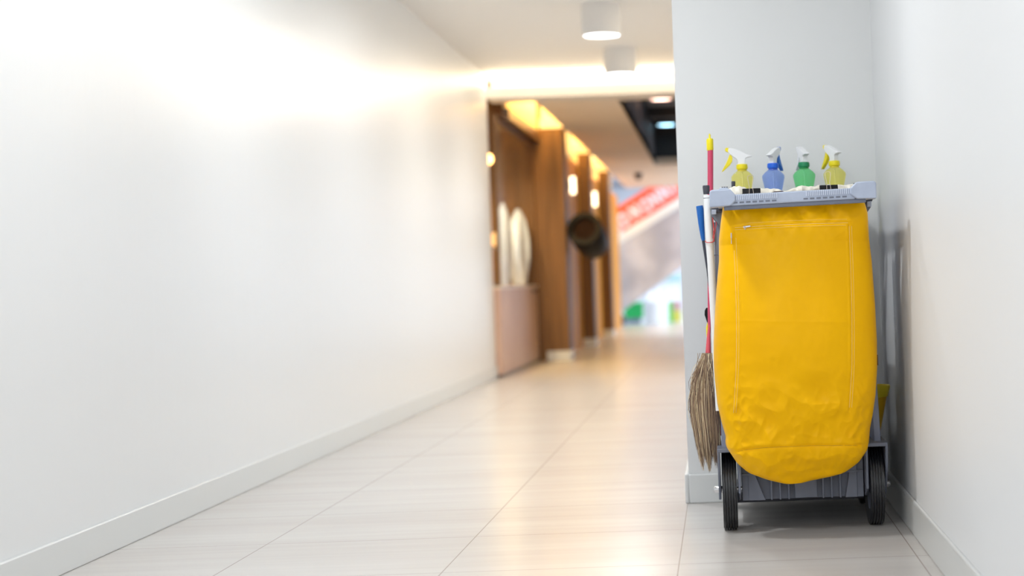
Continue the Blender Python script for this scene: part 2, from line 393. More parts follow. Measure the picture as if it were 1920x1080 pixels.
poly = [(a, max(b, .02)) for a, b in poly]
CLAD = mat('brushed_metal_cladding', rgb(206, 210, 222), .45, metal=0, noisecol=(rgb(172, 177, 192), (1.5, 1, 1.5), .4, .6))
MB().prism(poly, D, D+1.2).build('cladding', CLAD, es)
rail = MB()
for yy in (D-.02, D+1.1):
    rail.prism([(x0, top(x0)-.12), (x1, top(x1)-.12), (x1, top(x1)+.07), (x0, top(x0)+.07)], yy, yy+.12)
rail.build('handrail', mat('pale_handrail', rgb(236, 243, 246), .3), es, bevel=.03)
MB().prism([(x0, top(x0)+.07), (x1, top(x1)+.07), (x1, ban(x1)), (x0, ban(x0))], D+.03, D+.05).build('balustrade', mat('orange_red_banner', rgb(240, 100, 74), .4), es)
# lettering
def text_mesh(body, size, M, mt, parent, name, ext=.006, off=0):
    cu = bpy.data.curves.new(name, 'FONT'); cu.body = body; cu.size = size; cu.extrude = ext; cu.align_x = 'CENTER'; cu.align_y = 'CENTER'; cu.offset = off
    o = bpy.data.objects.new(name, cu); COL.objects.link(o)
    dg = bpy.context.evaluated_depsgraph_get(); me = bpy.data.meshes.new_from_object(o.evaluated_get(dg)); bpy.data.objects.remove(o)
    me.transform(M); me.materials.append(mt); n = bpy.data.objects.new(name, me); COL.objects.link(n)
    if parent: n.parent = parent; n.matrix_parent_inverse = Matrix.Translation(parent.location).inverted()
    return n
ang = math.atan(slope); LET = mat('pale_lettering', rgb(232, 232, 246), .4)
for ch, px, py in (('O', 1156, 431), ('O', 1170, 413), ('N', 1191, 398), ('O', 1212, 386), ('N', 1229, 374), ('N', 1246, 362), ('I', 1262, 354)):
    c = P(px, py, D+.02)
    Mx = Matrix.Translation(c) @ Matrix.Rotation(-ang*.0, 4, 'Y') @ Matrix.Rotation(PI/2, 4, 'X') @ Matrix.Rotation(ang, 4, 'Z') @ Matrix.Diagonal((.85, 1.15, 1, 1))
    text_mesh(ch, .27, Mx, LET, es, 'letter', off=.018)
# things under the escalator
def P0(px, d): return P(px, 600, d).x
GREEN = mat('green_box', rgb(40, 190, 100), .5)
x_a, x_b = P0(1171, 33), P0(1205, 33)
t = thing('green_crate', 'bright green box on the bright floor under the escalator', 'box', ((x_a+x_b)/2, 33.2, 0))
MB().box(x_a, x_b, 33, 33.5, .10, .37).build('body', GREEN, t, bevel=.01)
MB().box(x_a-.02, x_b+.02, 32.98, 33.52, .37, .40).build('lid', GREEN, t, bevel=.008)
MB().box(x_a+.04, x_b-.04, 33.03, 33.47, .0, .10).build('plinth', SGREY, t)
cxp = P0(1229, 32.6)
tag(MB().lathe([(0, .0), (.20, 0), (.215, .03), (.22, .42), (.20, .44), (.18, .42), (0, .40)], 36, (cxp, 32.7, 0)).build('round_planter', WHITEP), 'white round tub on the bright floor beside the green box', 'tub')
x_a, x_b = P0(1253, 33), P0(1262, 33)
tag(MB().box(x_a, x_b, 33, 33.4, 0, .39).build('green_carton', mat('green2', rgb(120, 200, 110), .5), bevel=.01), 'narrow green box right of the white tub', 'box')
x_a, x_b = P0(1262, 33), P0(1277, 33)
tag(MB().box(x_a+.01, x_b, 33, 33.4, 0, .22).build('yellow_carton', mat('yel2', rgb(206, 200, 90), .5), bevel=.01), 'yellowish box at the column edge, in front of the end wall', 'box')
tag(MB().box(x_a+.01, x_b, 33, 33.4, .22, .40).build('brown_carton', mat('brn2', rgb(196, 160, 160), .5), bevel=.01), 'pinkish brown box stacked on the yellowish box', 'box')
xk = P0(1162, 32.5)
tag(MB().lathe([(0, 0), (.10, 0), (.13, .05), (.12, .13), (.05, .2), (0, .21)], 20, (xk, 32.5, 0)).build('dark_bag', XGREY), 'small dark bundle on the floor at the escalator foot', 'bag')
for i, px in enumerate((1222, 1238, 1254, 1269)):
    x = P0(px, 36)
    tag(MB().box(x-.055, x+.055, 36, 36.1, 0, 2.6).build('glazing_post', mat('bluish_white_metal', rgb(232, 236, 246), .4)), 'slim white glazing post before the far end wall', 'post', 'slim white posts behind the escalator')
tag(MB().box(P0(1232, 35.8), P0(1280, 35.8), 35.9, 36.0, .78, .92).build('teal_rail', mat('teal_metal', rgb(150, 185, 190), .4)), 'dull teal band crossing the slim white posts', 'rail')

# ------------------------------------------------------------------ the cleaning cart
cart = thing('cleaning_cart', 'grey plastic janitor cart parked in the niche against the column', 'cart', (.24, 5.65, 0))
def wheel(x, w, y, r):
    mb = MB(); prof = []
    hw = w/2; n = 5
    # ribbed tread: raised bands with grooves
    prof.append((r*.62, -hw*.8)); prof.append((r*.93, -hw)); prof.append((r*.97, -hw*.97))
    for k in range(n):
        a = -hw*.9+k*(1.8*hw/n); b = a+1.8*hw/n
        prof += [(r*.965, a), (r*.998, a+.0012), (r, (a+b)/2), (r*.998, b-.0028), (r*.965, b-.0016)]
    prof += [(r*.97, hw*.97), (r*.93, hw), (r*.62, hw*.8)]
    o = mb.lathe(prof, 72, (x, y, r), 'X').build('wheel', RUBBER, cart, smooth=50)
    h = MB().lathe([(0, -hw*.7), (r*.2, -hw*.75), (r*.25, -hw*.55), (r*.55, -hw*.5), (r*.63, -hw*.8)], 48, (x, y, r), 'X').lathe([(r*.63, hw*.8), (r*.55, hw*.5), (r*.25, hw*.55), (r*.2, hw*.75), (0, hw*.7)], 48, (x, y, r), 'X').build('hub', DGREY)
    h.parent = o
    return o
WY = 5.57; WRd = .13
wxl, wxr = .007, .479
wheel(wxl, .047, WY, WRd); wheel(wxr, .047, WY, WRd)
def housing(x, side):
    mb = MB(); hw = .036; y0, y1 = WY-.135, WY+.15
    zt = .275 if side < 0 else .277
    mb.box(x-hw, x+hw, y0, y1, zt-.012, zt)                      # top plate
    out = x+side*hw
    a, b = sorted((out, out-side*.008))
    mb.prism([(y0, zt-.01), (y1, zt-.01), (y1, .11), (WY+.03, .10), (WY-.03, .10), (y0+.02, .19)], a, b, 'YZ')
    a, b = sorted((x-side*hw, x-side*(hw-.008)))
    mb.prism([(y0, zt-.01), (y1, zt-.01), (y1, .10), (WY-.05, .10), (y0+.01, .13)], a, b, 'YZ')
    mb.build('wheel_housing', DGREY, cart, bevel=.002)
    MB().lathe([(0, -.012), (.008, -.012), (.011, -.008), (.011, .02), (0, .02)], 20, (out+side*.004, WY, WRd), 'X', M=None if side < 0 else Matrix.Rotation(PI, 4, 'Z')).build('axle_cap', CHROME, cart)
housing(wxl, -1); housing(wxr, 1)
MB().tube([(wxl-.03, WY, WRd), (wxr+.03, WY, WRd)], .007, 12).build('axle', CHROME, cart)
# chassis: ribbed tray between the wheels
def chassis():
    mb = MB(); zb, zt = .098, .262; yf = WY-.06; yb = 6.17; xa, xb = wxl+.04, wxr-.04
    mb.box(xa, xb, yf+.03, yb, zb, zb+.02)
    mb.box(xa, xb, yf+.02, yf+.035, zb, .185)
    mb.box(xa, xb, yf-.005, yf+.03, .178, .186)                  # ledge
    mb.box(xa, xa+.025, yf+.0, yb, zb, zt); mb.box(xb-.025, xb, yf, yb, zb, zt)
    mb.box(xa, xb, yb-.02, yb, zb, zt)
    mb.prism([(xa+.02, zb), (xa+.075, zb), (xa+.055, .15), (xa+.04, .19), (xa+.02, .19)], yf-.004, yf+.03)
    mb.prism([(xb-.02, zb), (xb-.06, zb), (xb-.05, .15), (xb-.035, zt), (xb-.02, zt)], yf-.004, yf+.03)
    for k in range(9):
        x = xa+.095+k*(xb-xa-.17)/8
        if 3 <= k <= 5: continue
        mb.box(x-.003, x+.003, yf-.002, yf+.03, zb, .18)
    mb.box(xa+.17, xb-.15, yf-.002, yf+.03, zb+.003, .178)      # flat centre panel
    mb.box(xa, xb, yf, yf+.02, .232, zt)                         # rear beam above the slot
    mb.box(xa-.01, xb+.01, yf+.05, yb+.0, zt, zt+.014)
    return mb.build('chassis', DGREY, cart, bevel=.0015)
chassis()
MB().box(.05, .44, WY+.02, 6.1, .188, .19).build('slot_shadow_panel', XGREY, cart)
# uprights
for x, s in ((-.006, -1), (.500, 1)):
    mb = MB(); a, b = sorted((x, x-s*.022))
    if s < 0: prof = [(-.014, .27), (-.014, 1.0), (.008, 1.0), (.008, .27)]
    else: prof = [(.500, .27), (.492, .50), (.476, .92), (.474, 1.0), (.455, 1.0), (.470, .5), (.478, .27)]
    mb.prism(prof, WY-.07, WY+.14)
    if s < 0: mb.box(a-.010, b+.002, WY-.072, WY+.142, .893, .896)
    mb.build('side_panel', SGREY, cart, bevel=.003)
for x, s in ((-.004, -1), (.495, 1)):      # rear side panels
    a, b = sorted((x, x-s*.02)); MB().box(a, b, 6.02, 6.17, .27, 1.02).build('rear_post', SGREY, cart, bevel=.003)
# shelf levels behind the bag
for z in (.27, .62): MB().box(.0, .488, WY+.14, 6.17, z, z+.02).box(.0, .488, WY+.14, WY+.155, z+.02, z+.07).build('shelf', DGREY, cart, bevel=.003)
MB().box(.03, .455, 5.74, 6.12, .062, .097).build('under_light_block', XGREY, cart)  # dark box added to keep light out from beneath the cart
# casters at the far end
for x in (.012, .478):
    w_ = MB().lathe([(0, -.014), (.03, -.014), (.04, -.01), (.042, 0), (.04, .01), (.03, .014), (0, .014)], 32, (x, 6.06, .042), 'X').build('caster', RUBBER, cart)
    MB().box(x-.022, x-.017, 6.03, 6.09, .04, .095).box(x+.017, x+.022, 6.03, 6.09, .04, .095).box(x-.022, x+.022, 6.02, 6.10, .09, .098).build('caster_fork', CHROME, cart)
# bag hoop
YH = 5.18
def zt_(x, a, b): return a+(b-a)*(x+.023)/.507
hoop = MB()
zA, zB = 1.082, 1.087
def rim_box(x0, x1, y0, y1, zl0, zl1, mb):
    "a bar whose ends sit at slightly different heights (the hoop is a little tilted)"
    t0, t1 = .0, .010
    f = lambda x: (x+.023)/.507
    vs = []
    for z in (zl0, zl1):
        for y in (y0, y1):
            for x in (x0, x1): vs.append((x, y, z+(t0+(t1-t0)*f(x))))
    mb.add(vs, [(0,2,3,1),(4,5,7,6),(0,1,5,4),(2,6,7,3),(0,4,6,2),(1,3,7,5)])
rim_box(.040, .420, YH+.004, YH+.045, 1.036, 1.070, hoop)
hoop.build('hoop_front_bar', LGREY, cart, bevel=.004)
en = MB()
def endblock(x0, x1, xi, s):
    poly = [(x0, 1.034), (x0, 1.082), (x0+s*.006, 1.0875), (x1, 1.0875), (xi, 1.069), (xi, 1.050), (x1+s*.0, 1.036)]
    f = lambda x: .010*(x+.023)/.507
    poly = [(a, b+f(a)) for a, b in poly]
    if s > 0: poly = poly[::-1]
    en.prism(poly, YH-.004, YH+.06)
endblock(-.023, .040, .056, 1); endblock(.484, .424, .405, -1)
for x0, x1 in ((.002, .020), (.446, .470)):
    rim_box(x0, x1, YH+.05, 5.93, 1.040, 1.078, en)
rim_box(.002, .47, 5.82, 5.86, 1.040, 1.078, en)
en.build('hoop_corner', LGREY, cart, bevel=.005, seg=3)
for xa_, xb_ in ((.052, .185), (.270, .404)):
    rb = MB(); x = xa_
    while x < xb_:
        rim_box(x, x+.0026, YH+.0005, YH+.012, 1.053, 1.0695, rb); x += .0058
    rb.build('grip_ribs', mat('pale_grey_plastic', rgb(214, 222, 238), .4), cart)
for a in (.048, .262):
    sb = MB()
    for k in range(7): rim_box(a+k*.0197, a+k*.0197+.0135, YH+.0028, YH+.01, 1.0425, 1.0475, sb)
    sb.build('slot_row', DGREY, cart)
lo = MB(); rim_box(.020, .452, YH+.012, YH+.04, 1.024, 1.037, lo); lo.build('hoop_underside', DGREY, cart, bevel=.002)
# brackets under the hoop corners
def pxpoly(pts, d): return [(P(a, b, d).x, P(a, b, d).z) for a, b in pts]
for pts1, pts2, pts3 in (
    ([(1333, 388), (1362, 386), (1362, 398), (1338, 399)], [(1334, 393), (1343, 393), (1343, 402), (1334, 402)], [(1333, 403), (1345, 398), (1362, 397), (1362, 440), (1350, 425)]),
    ([(1612, 376), (1637, 373), (1634, 379), (1612, 380)], [(1626, 378), (1634, 377), (1634, 387), (1627, 388)], [(1612, 378), (1628, 378), (1628, 386), (1633, 388), (1625, 400), (1612, 425)])):
    MB().prism(pxpoly(pts1, 5.46), 5.46, 5.60).build('hoop_bracket', XGREY, cart, bevel=.001)
    MB().prism(pxpoly(pts2, 5.44), 5.44, 5.458).build('bracket_peg', LGREY, cart, bevel=.001)
    MB().prism(pxpoly(pts3, 5.47), 5.47, 5.60).build('bracket_brace', DGREY, cart, bevel=.001)
# corner tabs with studs at the back of the hoop
for px, py in ((1357, 354), (1604, 347)):
    p = P(px, py, 5.30); g = MB(); g.box(p.x-.014, p.x+.014, 5.29, 5.33, 1.05, p.z+.003)
    g.build('corner_tab', LGREY, cart, bevel=.003)
    g = MB()
    for k in range(3): g.lathe([(0, 0), (.0026, 0), (.0026, .003), (0, .003)], 10, (p.x-.004+k*.007, 5.30, p.z+.003))
    g.build('stud', XGREY, cart)
# bottle tray
tb = MB(); TZ = 1.035
tb.box(-.01, .495, 5.93, 6.17, TZ-.012, TZ); tb.box(-.01, .495, 5.93, 5.938, TZ, TZ+.035); tb.box(-.01, .495, 6.162, 6.17, TZ, TZ+.035)
tb.box(-.01, -.002, 5.93, 6.17, TZ, TZ+.035); tb.box(.487, .495, 5.93, 6.17, TZ, TZ+.035)
tb.build('bottle_tray', LGREY, cart, bevel=.002)

# ------------------------------------------------------------------ yellow bag
DB = 5.36
Lpx = [(1357,378),(1355,388),(1351,420),(1348,450),(1348,490),(1343,545),(1340,595),(1338,640),(1338,680),(1340,710),(1345,757),(1353,792),(1361,819),(1360,828),(1362,838),(1382,868),(1402,885),(1441,900),(1470,905)]
Rpx = [(1613,369),(1620,382),(1625,400),(1628,440),(1634,490),(1640,570),(1643.5,640),(1644,690),(1641,740),(1636,775),(1631,800),(1629,825),(1626,842),(1610,866),(1580,887),(1537,897),(1500,904.5),(1470,905.5)]
Lw = [P(a, b, DB) for a, b in Lpx]; Rw = [P(a, b, DB) for a, b in Rpx]
def interp(pts, z):
    if z >= pts[0].z: return pts[0].x
    for a, b in zip(pts, pts[1:]):
        if b.z <= z <= a.z:
            t = (a.z-z)/(a.z-b.z) if a.z > b.z else 0; return a.x+(b.x-a.x)*t
    return pts[-1].x
zmin = max(Lw[-1].z, Rw[-1].z); ZTOP = 1.046
def smooth_tab(pts):
    n = 240; tab = [interp(pts, ZTOP-(ZTOP-zmin)*i/n) for i in range(n+1)]
    for _ in range(2): tab = [tab[0]]+[(tab[i-1]+2*tab[i]+tab[i+1])/4 for i in range(1, n)]+[tab[-1]]
    return lambda z: tab_at(tab, z, n)
def tab_at(tab, z, n):
    f = max(0, min(n, (ZTOP-z)/(ZTOP-zmin)*n)); i = min(n-1, int(f)); return tab[i]+(tab[i+1]-tab[i])*(f-i)
XLf, XRf = smooth_tab(Lw), smooth_tab(Rw)
def to_px(x, y, z):
    u = x/y*F; v = (H-z)/y*F; c, s = math.cos(ROLL), math.sin(ROLL)
    return CX+u*c+v*s, CY-u*s+v*c
def bulge(z):
    f = (ZTOP-z)/(ZTOP-zmin)
    b = .085+.055*math.sin(PI*min(1, f*1.05))**.8
    if f > .86: b *= max(0.25, math.sqrt(max(0, 1-((f-.86)/.16)**2)))
    return b
def g(t, w): return math.exp(-(t/w)**2)
def N3(x, y, z=0): return noise.noise(Vector((x, y, z)))
def ridged(x, y, z=0): return 1-abs(N3(x, y, z))*2
zip_left = lambda Y: 1375+6*math.sin((Y-440)/335*PI*.9)+(0 if Y < 700 else -(Y-700)*.02)
zip_right = lambda Y: 1592+.012*(Y-420)+(3*math.sin((Y-420)/345*PI))-(0 if Y < 690 else (Y-690)*.05)
zip_top = lambda X: 427-(X-1375)*.042-1.5*math.sin((X-1375)/215*PI)
seamY = lambda X: 842-(X-1380)*.03+5*math.exp(-abs(X-1380)/22)*1.2-2*math.sin((X-1380)/232*PI)
def wrinkle(X, Y):
    w = 0
    w += .0050*N3(X/95, Y/130, 1.3)+.0022*N3(X/45, Y/70, 4)
    w += .0005*g(Y-603-.01*(X-1490), 3)
    # drapes running down from the hoop
    e = math.exp(-max(0, Y-382)/26)
    w += .0045*e*math.sin(X/9.5+2.2*N3(X/30, Y/60, 2)-(Y-380)/11)
    w += .0030*math.exp(-max(0, Y-382)/55)*N3((X+Y*.7)/14, (Y-X*.25)/38, 9)
    # seams
    inx = 1 if 1374 < X < 1598 else 0
    if 430 < Y < 790: w -= .0022*g(X-zip_left(Y), 1.6)-.0014*g(X-zip_left(Y)-5, 2.5)
    if 420 < Y < 772: w -= .0020*g(X-zip_right(Y), 1.5)-.0014*g(X-zip_right(Y)+4, 2)
    if inx: w -= .0022*g(Y-zip_top(X), 1.5)-.0014*g(Y-zip_top(X)-5, 2.2)
    k = g(X-1380, 26)+g(X-1612, 26)
    w -= (.0022+.0050*k)*g(Y-seamY(X), 2.4)
    w += .0016*g(Y-seamY(X)+6, 5)+.0012*g(Y-seamY(X)-8, 5)
    # crumple below
    a = 1/(1+math.exp(-(Y-735)/24))
    w += a*.0120*(ridged((X+.5*Y)/95, (Y-.4*X)/75, 7)-.6)
    w += a*.0090*(ridged((X-.8*Y)/70, (Y+.3*X)/55, 3)-.6)
    w += a*.0036*(ridged((X-.2*Y)/24, (Y+.6*X)/30, 13)-.6)
    w += .0040*k*a*(ridged(X/16, Y/22, 5)-.5)*2
    w += .0030*a*(abs(math.sin(X/26+1.5*N3(X/40, Y/50, 8)))**.5-.6)*g(Y-seamY(X)-12, 26)
    # puckers along the side edges
    s = g(X-1360, 26)+g(X-1622, 22)
    w += .0018*s*N3(X/24, Y/15, 11)
    w += .0011*N3(X/11, Y/16, 20)*(.4+.6*a)
    return w
def front(x, z, wr=True):
    xl, xr = XLf(z), XRf(z); xc, a = (xl+xr)/2, max(1e-4, (xr-xl)/2); s = min(1, abs((x-xc)/a))
    NEXP = 2.7+3.5*max(0, (z-.92)/(ZTOP-.92))
    sh = (1-s**NEXP)**(1/NEXP) if s < 1 else 0
    y = DB-bulge(z)*sh
    if wr:
        X, Y = to_px(x, y, z); y -= wrinkle(X, Y)*(1-s**8)
    return y
def make_bag():
    nz, nf, nb = 330, 230, 36; vs = []; fs = []; ring = nf+nb
    for i in range(nz+1):
        f = i/nz; f = f if f < .9 else .9+.1*math.sin((f-.9)/.1*PI/2)
        z = ZTOP-(ZTOP-zmin-.0005)*f
        xl, xr = XLf(z), XRf(z); xc, a = (xl+xr)/2, (xr-xl)/2
        bk = .07 if z > .3 else .03+.04*max(0, (z-zmin)/(.3-zmin))
        for k in range(nf):
            s = -math.cos(PI*k/(nf-1)); s = .55*s+.45*(-1+2*k/(nf-1)); x = xc+a*s
            vs.append((x, front(x, z), z+.0015*N3(x*30, z*8)*(1 if i else 0)))
        for k in range(nb):
            th = PI*(k+1)/(nb+1); x = xc+a*math.cos(th); vs.append((x, DB+bk*math.sin(th), z))
    for i in range(nz):
        for k in range(ring):
            k2 = (k+1) % ring; fs.append((i*ring+k, i*ring+k2, (i+1)*ring+k2, (i+1)*ring+k))
    fs.append(tuple(nz*ring+k for k in range(ring)))
    mb = MB(); mb.add(vs, fs); return mb
YV = mat('yellow_vinyl', rgb(252, 190, 0), .40, spec=.13, noisecol=(rgb(246, 183, 0), (4, 4, 3), .4, .62), bump=((320, 320, 320), .05, .0006))
bag = make_bag().build('waste_bag', YV, smooth=0); bag.data.polygons.foreach_set('use_smooth', [True]*len(bag.data.polygons))
tag(bag, 'large yellow vinyl waste bag hanging from the front of the cart', 'bag')
YS = mat('yellow_zip_tape', rgb(250, 210, 110), .4)
def onbag(X, Y, lift=0):
    p = P(X, Y, DB-.12)
    for _ in range(4):
        y = front(p.x, p.z); p = P(X, Y, y)
    return p+Vector((0, -lift, 0))
zl = MB().tube([onbag(zip_left(Y), Y, .0004) for Y in range(470, 776, 4)], .0011, 6).tube([onbag(zip_left(Y)+4.5, Y, .0002) for Y in range(446, 776, 4)], .0007, 6)
zl.build('zipper', YS, bag)
MB().tube([onbag(X, zip_top(X), .0004) for X in range(1378, 1592, 4)], .0011, 6).tube([onbag(X, zip_top(X)+4, .0002) for X in range(1378, 1590, 4)], .0007, 6).build('zipper', YS, bag)
MB().tube([onbag(zip_right(Y), Y, .0004) for Y in range(424, 768, 4)], .0010, 6).tube([onbag(zip_right(Y)+4.5, Y, .0003) for Y in range(424, 768, 4)], .0008, 6).build('zipper', YS, bag)
MB().tube([onbag(X, seamY(X), .0001) for X in range(1384, 1611, 4)], .0007, 6).build('bottom_seam', mat('ochre_thread', rgb(196, 138, 10), .6), bag)
MB().tube([onbag(X, zip_top(X)-7, .0001) for X in range(1400, 1592, 4)], .0005, 6).build('stitching', YS, bag)
# pulls
a, b = onbag(1371, 437, .004), onbag(1371.5, 457, .006)
pm = MB(); pm.tube([a, a+(b-a)*.45], [.0040, .0046], 10, flat=.5); pm.tube([a+(b-a)*.4, b], [.0024, .0034], 10, flat=.4); pm.build('zipper_pull', mat('silver_pull', rgb(225, 222, 226), .3, metal=.4), bag, bevel=.0)
a, b = onbag(1394, 426, .004), onbag(1407, 424, .005); c = onbag(1397, 430, .007)
pm = MB(); pm.tube([a, b], [.0032, .0028], 10, flat=.6); pm.tube([a+(b-a)*.2, c], [.0036, .0022], 10, flat=.6); pm.build('zipper_pull', MATS['silver_pull'], bag)
# small black scuff on the right edge: a strap end
p = P(1644.5, 665, 5.42); q2 = P(1645.5, 685, 5.42)
MB().tube([p, q2], .0022, 8).build('strap_end', mat('brown_strap', rgb(92, 62, 50), .6), bag)

# ------------------------------------------------------------------ bin liner folded over the hoop
def liner():
    mb = MB(); n = 90; seg = 18; vs = []; fs = []
    for i in range(n+1):
        f = i/n; x = .035+.385*f
        r = .010+.006*abs(N3(f*9, 1.7))+.004*N3(f*23, 5)
        r += .011*g(f-.08, .06)
        gap = 1-.75*g(f-.455, .05)
        for k in range(seg):
            a_ = 2*PI*k/seg; rr = r*(1+.25*N3(f*30, k*.7, 3))
            vs.append((x, 5.262+rr*1.6*math.cos(a_)+.004*N3(f*14, 9), 1.074+.006*f+rr*gap*math.sin(a_)*1.25))
    for i in range(n):
        for k in range(seg):
            k2 = (k+1) % seg; fs.append((i*seg+k, i*seg+k2, (i+1)*seg+k2, (i+1)*seg+k))
    mb.add(vs, fs)
    # sheet going down inside
    vs = []; fs = []
    for i in range(n+1):
        f = i/n; x = .055+.355*f
        for j in range(6): vs.append((x, 5.335+.004*math.sin(f*40+j), 1.075-.10*j/5))
    for i in range(n):
        for j in range(5): fs.append((i*6+j, (i+1)*6+j, (i+1)*6+j+1, i*6+j+1))
    # top pleats toward the rear rim
    return mb, (vs, fs)
mb, sh = liner(); mb.add(*sh)
LIN = mat('cream_liner_plastic', rgb(226, 220, 206), .4, bump=((60, 60, 60), .4, .004))
ln = tag(mb.build('bin_liner', LIN), 'crumpled cream bin liner folded over the bag hoop', 'bin liner')
MB().prism([(.171, 1.076), (.176, 1.079), (.200, 1.080), (.206, 1.077), (.2, 1.0745), (.176, 1.0735)], 5.236, 5.243).build('gap_shade', mat('dark_gap_shade', rgb(70, 48, 52), .6), ln)  # dark strip standing in for the shade in the liner gap

# binder clips
def clip(px, py, w, top_px, lab):
    p = P(px, py, YH+.03)
    t = thing('binder_clip', lab, 'clip', (p.x, p.y, p.z-.008))
    k = (p.y)/F; hw = w/2*k
    body = MB().prism([(YH+.02, p.z-.010), (YH+.055, p.z-.010), (YH+.040, p.z+.008), (YH+.034, p.z+.008)], p.x-hw, p.x+hw, 'YZ').build('clip_body', BLACK, t, bevel=.001)
    zt = p.z+(py-top_px)*k; cx_ = p.x-.002
    pts = [(cx_-.0052, YH+.020, p.z-.009), (cx_-.0045, YH+.022, p.z+.006), (cx_-.0040, YH+.024, p.z+.014), (cx_-.0085, YH+.026, zt-.009), (cx_-.0078, YH+.026, zt-.003), (cx_-.003, YH+.026, zt), (cx_+.003, YH+.026, zt), (cx_+.0078, YH+.026, zt-.003), (cx_+.0085, YH+.026, zt-.009), (cx_+.0048, YH+.024, p.z+.014), (cx_+.0062, YH+.022, p.z+.006), (cx_+.0078, YH+.020, p.z-.009)]
    MB().tube(pts, .00075, 8).build('wire_handle', WIRE, t)
clip(1409, 358, 34, 329, 'black binder clip with wire loop at left end of hoop')
clip(1554, 351.5, 34, 322, 'black binder clip with wire loop at right end of hoop')
# dark handle stub beside the left bottle
p = P(1375, 346, 5.62)
bs = thing('brush_handle', 'short dark handle tip in front of the left yellow bottle', 'handle', (p.x, p.y, .64))
MB().tube([P(1375, 340, 5.62), P(1375, 356, 5.62)], [.0085, .0075], 12, flat=.8).build('grip', XGREY, bs, bevel=.001)
MB().tube([P(1375, 356, 5.62), (p.x+.004, 5.70, .64)], .006, 10).build('shaft', XGREY, bs)

# ------------------------------------------------------------------ spray bottles
def bottle(px, d, angle, colname, bodycol, tint, capcol, nozcol, lab, capY):
    neck = P(px, capY, d)                                   # top of the collar
    z0 = TZ; zc = neck.z; t = thing('spray_bottle', lab, 'spray bottle', (neck.x, d, z0))
    hh = zc-.022-z0
    prof = [(0, .001), (.030, .001), (.034, .006), (.034, .03), (.030, .05), (.0295, hh-.075), (.0335, hh-.058), (.0385, hh-.034), (.0395, hh-.028), (.0385, hh-.021), (.030, hh-.011), (.021, hh-.004), (.0165, hh), (.0165, hh+.004)]
    body = MB().lathe(prof, 44, (neck.x, d, z0)).build('bottle_body', clearplastic(colname, bodycol, tint, .80), t, smooth=60)
    # tinted liquid-free tube
    tu = MB().tube([(neck.x, d, zc-.03), (neck.x+.006, d, z0+.01)], .0028, 8).build('dip_tube', WHITEP, t)
    cap = MB().lathe([(0, 0), (.017, 0), (.0195, -.002), (.0205, -.012), (.0195, -.017), (.0165, -.019), (.0155, -.024), (0, -.024)], 40, (neck.x, d, zc)).build('collar', capcol, t)
    R4 = Matrix.Translation((neck.x, d, zc)) @ Matrix.Rotation(angle, 4, 'Z') @ Matrix.Scale(.001, 4)
    hp = [(-14,-1),(-14,8),(-16,15),(-20,20),(-30,27),(-43,38),(-47,46),(-46,56),(-38,58),(-18,52),(0,44),(14,36),(34,29),(37,27),(33,25),(20,23),(14,20),(12,10),(12,-1)]
    MB().prism(hp, -10, 10, M=R4).build('spray_head', WHITEP, t, bevel=.003, seg=3)
    npy = [(-45,42),(-55,46),(-58,52),(-55,60),(-44,59),(-42,50)]
    MB().prism(npy, -7, 7, M=R4).build('nozzle', nozcol, t, bevel=.002)
    tp = [(-42,36),(-34,30),(-32,22),(-34,10),(-42,-2),(-56,-14),(-68,-24),(-72,-25),(-66,-12),(-56,4),(-50,16),(-46,26)]
    MB().prism(tp, -6.5, 6.5, M=R4).build('trigger', nozcol, t, bevel=.0015)
    return t
YC_ = mat('yellow_cap', rgb(244, 226, 20), .35); BC_ = mat('blue_cap', rgb(30, 104, 226), .35); GC_ = mat('green_cap', rgb(24, 140, 90), .35)
BN_ = mat('blue_trigger', rgb(50, 120, 215), .35)
DBt = 6.0
bottle(1391, DBt, 0, 'yellow_clear_a', rgb(252, 244, 140), rgb(254, 250, 192), YC_, YC_, 'leftmost yellow spray bottle, its nozzle pointing left', 308)
bottle(1449, DBt, math.radians(-118), 'blue_clear', rgb(160, 190, 250), rgb(206, 220, 252), BC_, BN_, 'blue spray bottle between yellow and green ones', 306)
bottle(1507, DBt, math.radians(-73), 'green_clear', rgb(120, 240, 155), rgb(196, 248, 210), GC_, WHITEP, 'green spray bottle with a dark green collar', 304)
bottle(1564, DBt, math.radians(-58), 'yellow_clear_b', rgb(252, 244, 140), rgb(254, 250, 192), YC_, YC_, 'rightmost yellow spray bottle, its nozzle pointing away', 301.5)

# ------------------------------------------------------------------ tools on the left of the cart
# broom with magenta pole
MAG = mat('magenta_pole', rgb(200, 62, 96), .35); SALM = mat('salmon_red_plastic', rgb(224, 84, 96), .35)
top = P(1332, 280, 5.80); low = P(1331, 640, 5.60)
bx = thing('broom', 'straw broom with magenta pole and yellow tip at left of cart', 'broom', (low.x, 5.6, .2))
MB().tube([top, P(1332, 420, 5.74), P(1331, 560, 5.65), P(1330.5, 612, 5.61)], [.0098, .0098, .0075, .006], 20).build('pole', MAG, bx)
a = P(1331.5, 281, 5.80)
def up(z): return (a.x, a.y, a.z+z)
MB().tube([up(-.002), up(.001), up(.034), up(.038)], [.0105, .0118, .0118, .010], 24).tube([up(.038), up(.041), up(.050), up(.056)], [.0065, .0035, .0035, .0008], 16).tube([up(.012), up(.013)], .0122, 24).tube([up(.02), up(.021)], .0122, 24).build('cap', YC_, bx)
MB().tube([P(1330.5, 610, 5.61), P(1329, 627, 5.6), P(1328.5, 643, 5.59), P(1328, 660, 5.58), P(1328, 666, 5.58)], [.0058, .0072, .0095, .0115, .012], 20, flat=.8).build('socket', SALM, bx)
